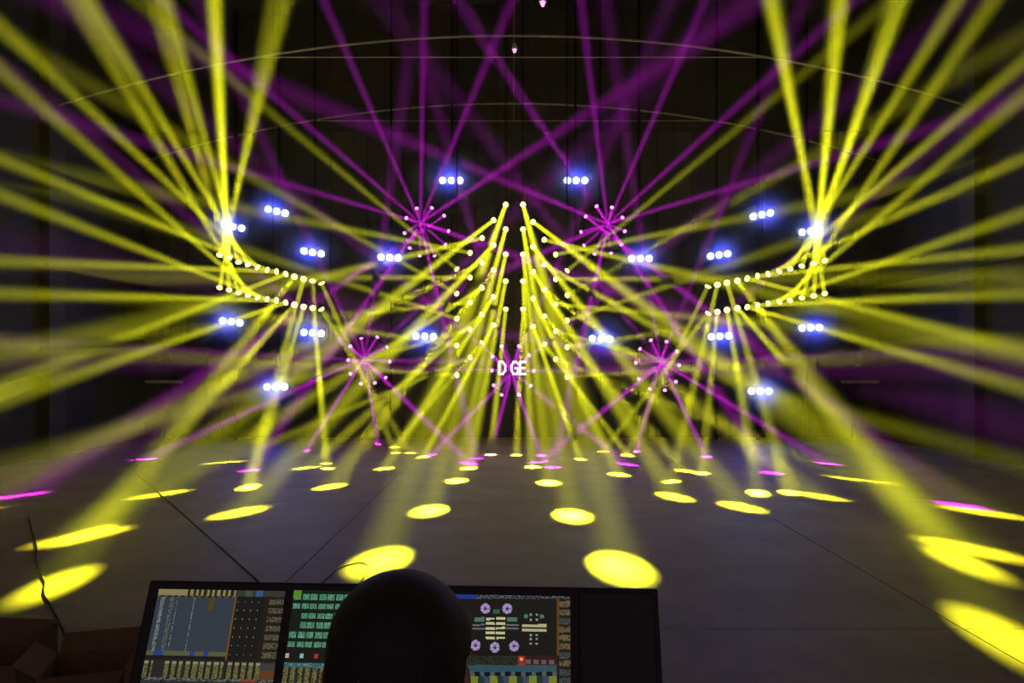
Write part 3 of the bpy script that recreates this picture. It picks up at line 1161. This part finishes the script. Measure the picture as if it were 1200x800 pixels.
def limb(bm, pts, n=14, steps=5):
    """A closed tapering limb through (point, half-width, half-depth), rounded at both ends."""
    P = [Vector(p[0]) for p in pts]
    Rw = [p[1] for p in pts]
    Rd = [p[2] if len(p) > 2 else p[1] for p in pts]
    ring = []
    for i in range(len(P) - 1):
        for k in range(steps):
            t = k / steps
            e = t * t * (3 - 2 * t)
            ring.append((P[i].lerp(P[i + 1], t), Rw[i] + (Rw[i + 1] - Rw[i]) * e, Rd[i] + (Rd[i + 1] - Rd[i]) * e))
    ring.append((P[-1], Rw[-1], Rd[-1]))
    d0 = (P[1] - P[0]).normalized()
    d1 = (P[-1] - P[-2]).normalized()
    start = [(P[0] - d0 * Rd[0] * math.sin(a), Rw[0] * math.cos(a), Rd[0] * math.cos(a)) for a in (R(80), R(50), R(22))]
    end = [(P[-1] + d1 * Rd[-1] * math.sin(a), Rw[-1] * math.cos(a), Rd[-1] * math.cos(a)) for a in (R(22), R(50), R(80))]
    ring = start + ring + end
    loops = []
    side = Vector((1, 0, 0))
    for i, (p, w, dp) in enumerate(ring):
        d = (ring[min(i + 1, len(ring) - 1)][0] - ring[max(i - 1, 0)][0]).normalized()
        u = (side - d * side.dot(d))
        u = u.normalized() if u.length > 1e-3 else d.orthogonal().normalized()
        v = d.cross(u)
        loops.append([bm.verts.new(p + u * w * math.cos(2 * math.pi * k / n) + v * dp * math.sin(2 * math.pi * k / n)) for k in range(n)])
    for a, b in zip(loops, loops[1:]):
        for k in range(n):
            bm.faces.new((a[k], a[(k + 1) % n], b[(k + 1) % n], b[k]))
    bm.faces.new(loops[0][::-1])
    bm.faces.new(loops[-1])


HX, HY = -0.146, 0.97          # the head stands between the camera and the console
PX, PY = -0.146, 0.93
bm = bmesh.new()
limb(bm, [((PX, PY, 0.90), 0.165, 0.115), ((PX, PY, 1.05), 0.14, 0.10), ((PX, PY, 1.22), 0.165, 0.115), ((PX, PY, 1.36), 0.165, 0.10), ((PX, PY + 0.005, 1.43), 0.10, 0.07)], 20)
limb(bm, [((PX, PY + 0.01, 1.40), 0.062, 0.062), ((PX, PY + 0.03, 1.54), 0.056, 0.058)])
for sx in (-1, 1):
    sh, el, wr = Vector((PX + sx * 0.18, PY, 1.385)), Vector((PX + sx * 0.245, PY + 0.09, 1.14)), Vector((PX + sx * 0.17, PY + 0.335, 1.222))
    limb(bm, [((PX + sx * 0.06, PY, 1.39), 0.06, 0.055), (sh, 0.062, 0.06)])
    limb(bm, [(sh, 0.058, 0.058), (sh.lerp(el, 0.5), 0.05), (el, 0.041), (el.lerp(wr, 0.35), 0.042), (wr, 0.028, 0.024)])
    limb(bm, [((PX + sx * 0.09, PY, 0.90), 0.095, 0.10), ((PX + sx * 0.10, PY + 0.005, 0.70), 0.08, 0.085), ((PX + sx * 0.11, PY + 0.005, 0.49), 0.058, 0.06),
              ((PX + sx * 0.115, PY - 0.015, 0.34), 0.055, 0.06), ((PX + sx * 0.118, PY - 0.02, 0.10), 0.038, 0.042)])
    limb(bm, [((PX + sx * 0.118, PY - 0.05, 0.05), 0.038, 0.045), ((PX + sx * 0.122, PY + 0.06, 0.048), 0.044, 0.04), ((PX + sx * 0.13, PY + 0.17, 0.036), 0.04, 0.028)])
    # palm, four fingers and a thumb resting on the controls
    pa = wr + Vector((0, 0.07, -0.012))
    limb(bm, [(wr, 0.027, 0.02), (pa, 0.040, 0.016), (pa + Vector((0, 0.035, 0)), 0.038, 0.013)])
    for dx, ln in ((-0.030, 0.062), (-0.010, 0.075), (0.011, 0.070), (0.031, 0.055)):
        q = pa + Vector((dx, 0.035, 0.0))
        limb(bm, [(q, 0.0095), (q + Vector((dx * 0.15, ln * 0.55, -0.002)), 0.009), (q + Vector((dx * 0.2, ln, -0.024)), 0.0078)], 10, 3)
    q = pa + Vector((-sx * 0.030, -0.015, -0.004))
    limb(bm, [(q, 0.013), (q + Vector((-sx * 0.026, 0.03, -0.008)), 0.011), (q + Vector((-sx * 0.036, 0.062, -0.018)), 0.009)], 10, 3)

# head: an egg with jaw, nose, brow, ears; the face looks at the screens (+y), a little down
head = bmesh.new()
bmesh.ops.create_uvsphere(head, u_segments=32, v_segments=24, radius=1.0)
for v in head.verts:
    x, y, z = v.co
    rh = max(1e-4, math.hypot(x, y))
    if z > 0.3:
        w = math.sqrt(max(0.0, 1 - ((z - 0.3) / 0.7) ** 2))
    else:
        w = 1 - 0.16 * ((0.3 - z) / 0.9) ** 2
        if z < -0.5:
            w *= math.sqrt(max(0.0, 1 - ((z + 0.5) / 0.5) ** 2))
    x, y = (x / rh * w, y / rh * w) if rh > 2e-4 else (0.0, 0.0)
    wx = 0.078
    yy = y * (0.097 if y < 0 else 0.092)
    if z < -0.2 and y > 0:
        yy += 0.010 * (-z)
    if z < -0.45 and y < 0:
        yy *= 0.75
    nose = math.exp(-((x / 0.16) ** 2 + ((z + 0.12) / 0.2) ** 2)) if y > 0 else 0
    brow = math.exp(-((z - 0.12) / 0.1) ** 2) * (1 if y > 0.6 else 0)
    eye = sum(math.exp(-(((x - s * 0.42) / 0.17) ** 2 + ((z - 0.0) / 0.1) ** 2)) for s in (-1, 1)) if y > 0 else 0
    mouth = math.exp(-((x / 0.3) ** 2 + ((z + 0.5) / 0.05) ** 2)) if y > 0 else 0
    v.co = Vector((x * wx, yy + nose * 0.024 + brow * 0.004 - eye * 0.008 - mouth * 0.004, z * 0.118))
for s in (-1, 1):
    ear = bmesh.new()
    bmesh.ops.create_uvsphere(ear, u_segments=12, v_segments=10, radius=1.0)
    bmesh.ops.transform(ear, matrix=Matrix.Translation((s * 0.083, -0.004, -0.008)) @ Matrix.Rotation(s * R(22), 4, 'Z') @ Matrix.Diagonal((0.011, 0.021, 0.032, 1)), verts=ear.verts)
    tm = bpy.data.meshes.new('ear_tmp')
    ear.to_mesh(tm)
    ear.free()
    head.from_mesh(tm)
HM = Matrix.Translation((HX, HY, 1.606)) @ Matrix.Rotation(R(-14), 4, 'X') @ Matrix.Rotation(R(3), 4, 'Y')
bmesh.ops.transform(head, matrix=HM, verts=head.verts)
tm = bpy.data.meshes.new('head_tmp')
head.to_mesh(tm)
head.free()
bm.from_mesh(tm)
tmp = bpy.data.objects.new('person_tmp', mesh_of('person_tmp', bm, M_SKIN))
COL.objects.link(tmp)
rm = tmp.modifiers.new('remesh', 'REMESH')
rm.mode = 'VOXEL'
rm.voxel_size = 0.006
rm.use_smooth_shade = True
dg = bpy.context.evaluated_depsgraph_get()
body = bmesh.new()
body.from_mesh(tmp.evaluated_get(dg).to_mesh())
bpy.data.objects.remove(tmp)
smooth_mesh(body, 2)
body.normal_update()


def wear(test, push, name, m, parent, it=3):
    """A garment: the part of the body surface chosen by test, lifted off the skin."""
    g = body.copy()
    g.normal_update()
    bmesh.ops.delete(g, geom=[f for f in g.faces if not test(f.calc_center_median())], context='FACES')
    for v in g.verts:
        v.co += v.normal * push
    smooth_mesh(g, it)
    return obj(name, g, m, parent, smooth=True)


person = link('person', None, None, (0, 0, 0))
tag(person, 'person with short black hair seen from behind, standing at the lighting console', 'person')
HI = HM.inverted()


def is_hair(c):
    q = HI @ c
    return q.z > -0.085 and (q.y < -0.012 or q.z > 0.055 - 0.4 * max(0, 0.03 - q.y)) and c.z > 1.5 and not (abs(q.x) > 0.074 and -0.055 < q.z < 0.03 and q.y > -0.03)


wear(lambda c: 0.90 < c.z < 1.455 and not (c.y > PY + 0.13 and c.z < 1.3), 0.012, 'shirt', M_SHIRT, person)
wear(lambda c: 0.10 < c.z < 0.97 and abs(c.x - PX) < 0.24 and c.y < PY + 0.2, 0.010, 'trousers', M_DENIM, person)
wear(lambda c: c.z < 0.13, 0.008, 'shoes', M_SHOE, person, 1)
hair = wear(is_hair, 0.015, 'hair', M_HAIR, person, 3)
obj('body', body, M_SKIN, person, smooth=True)
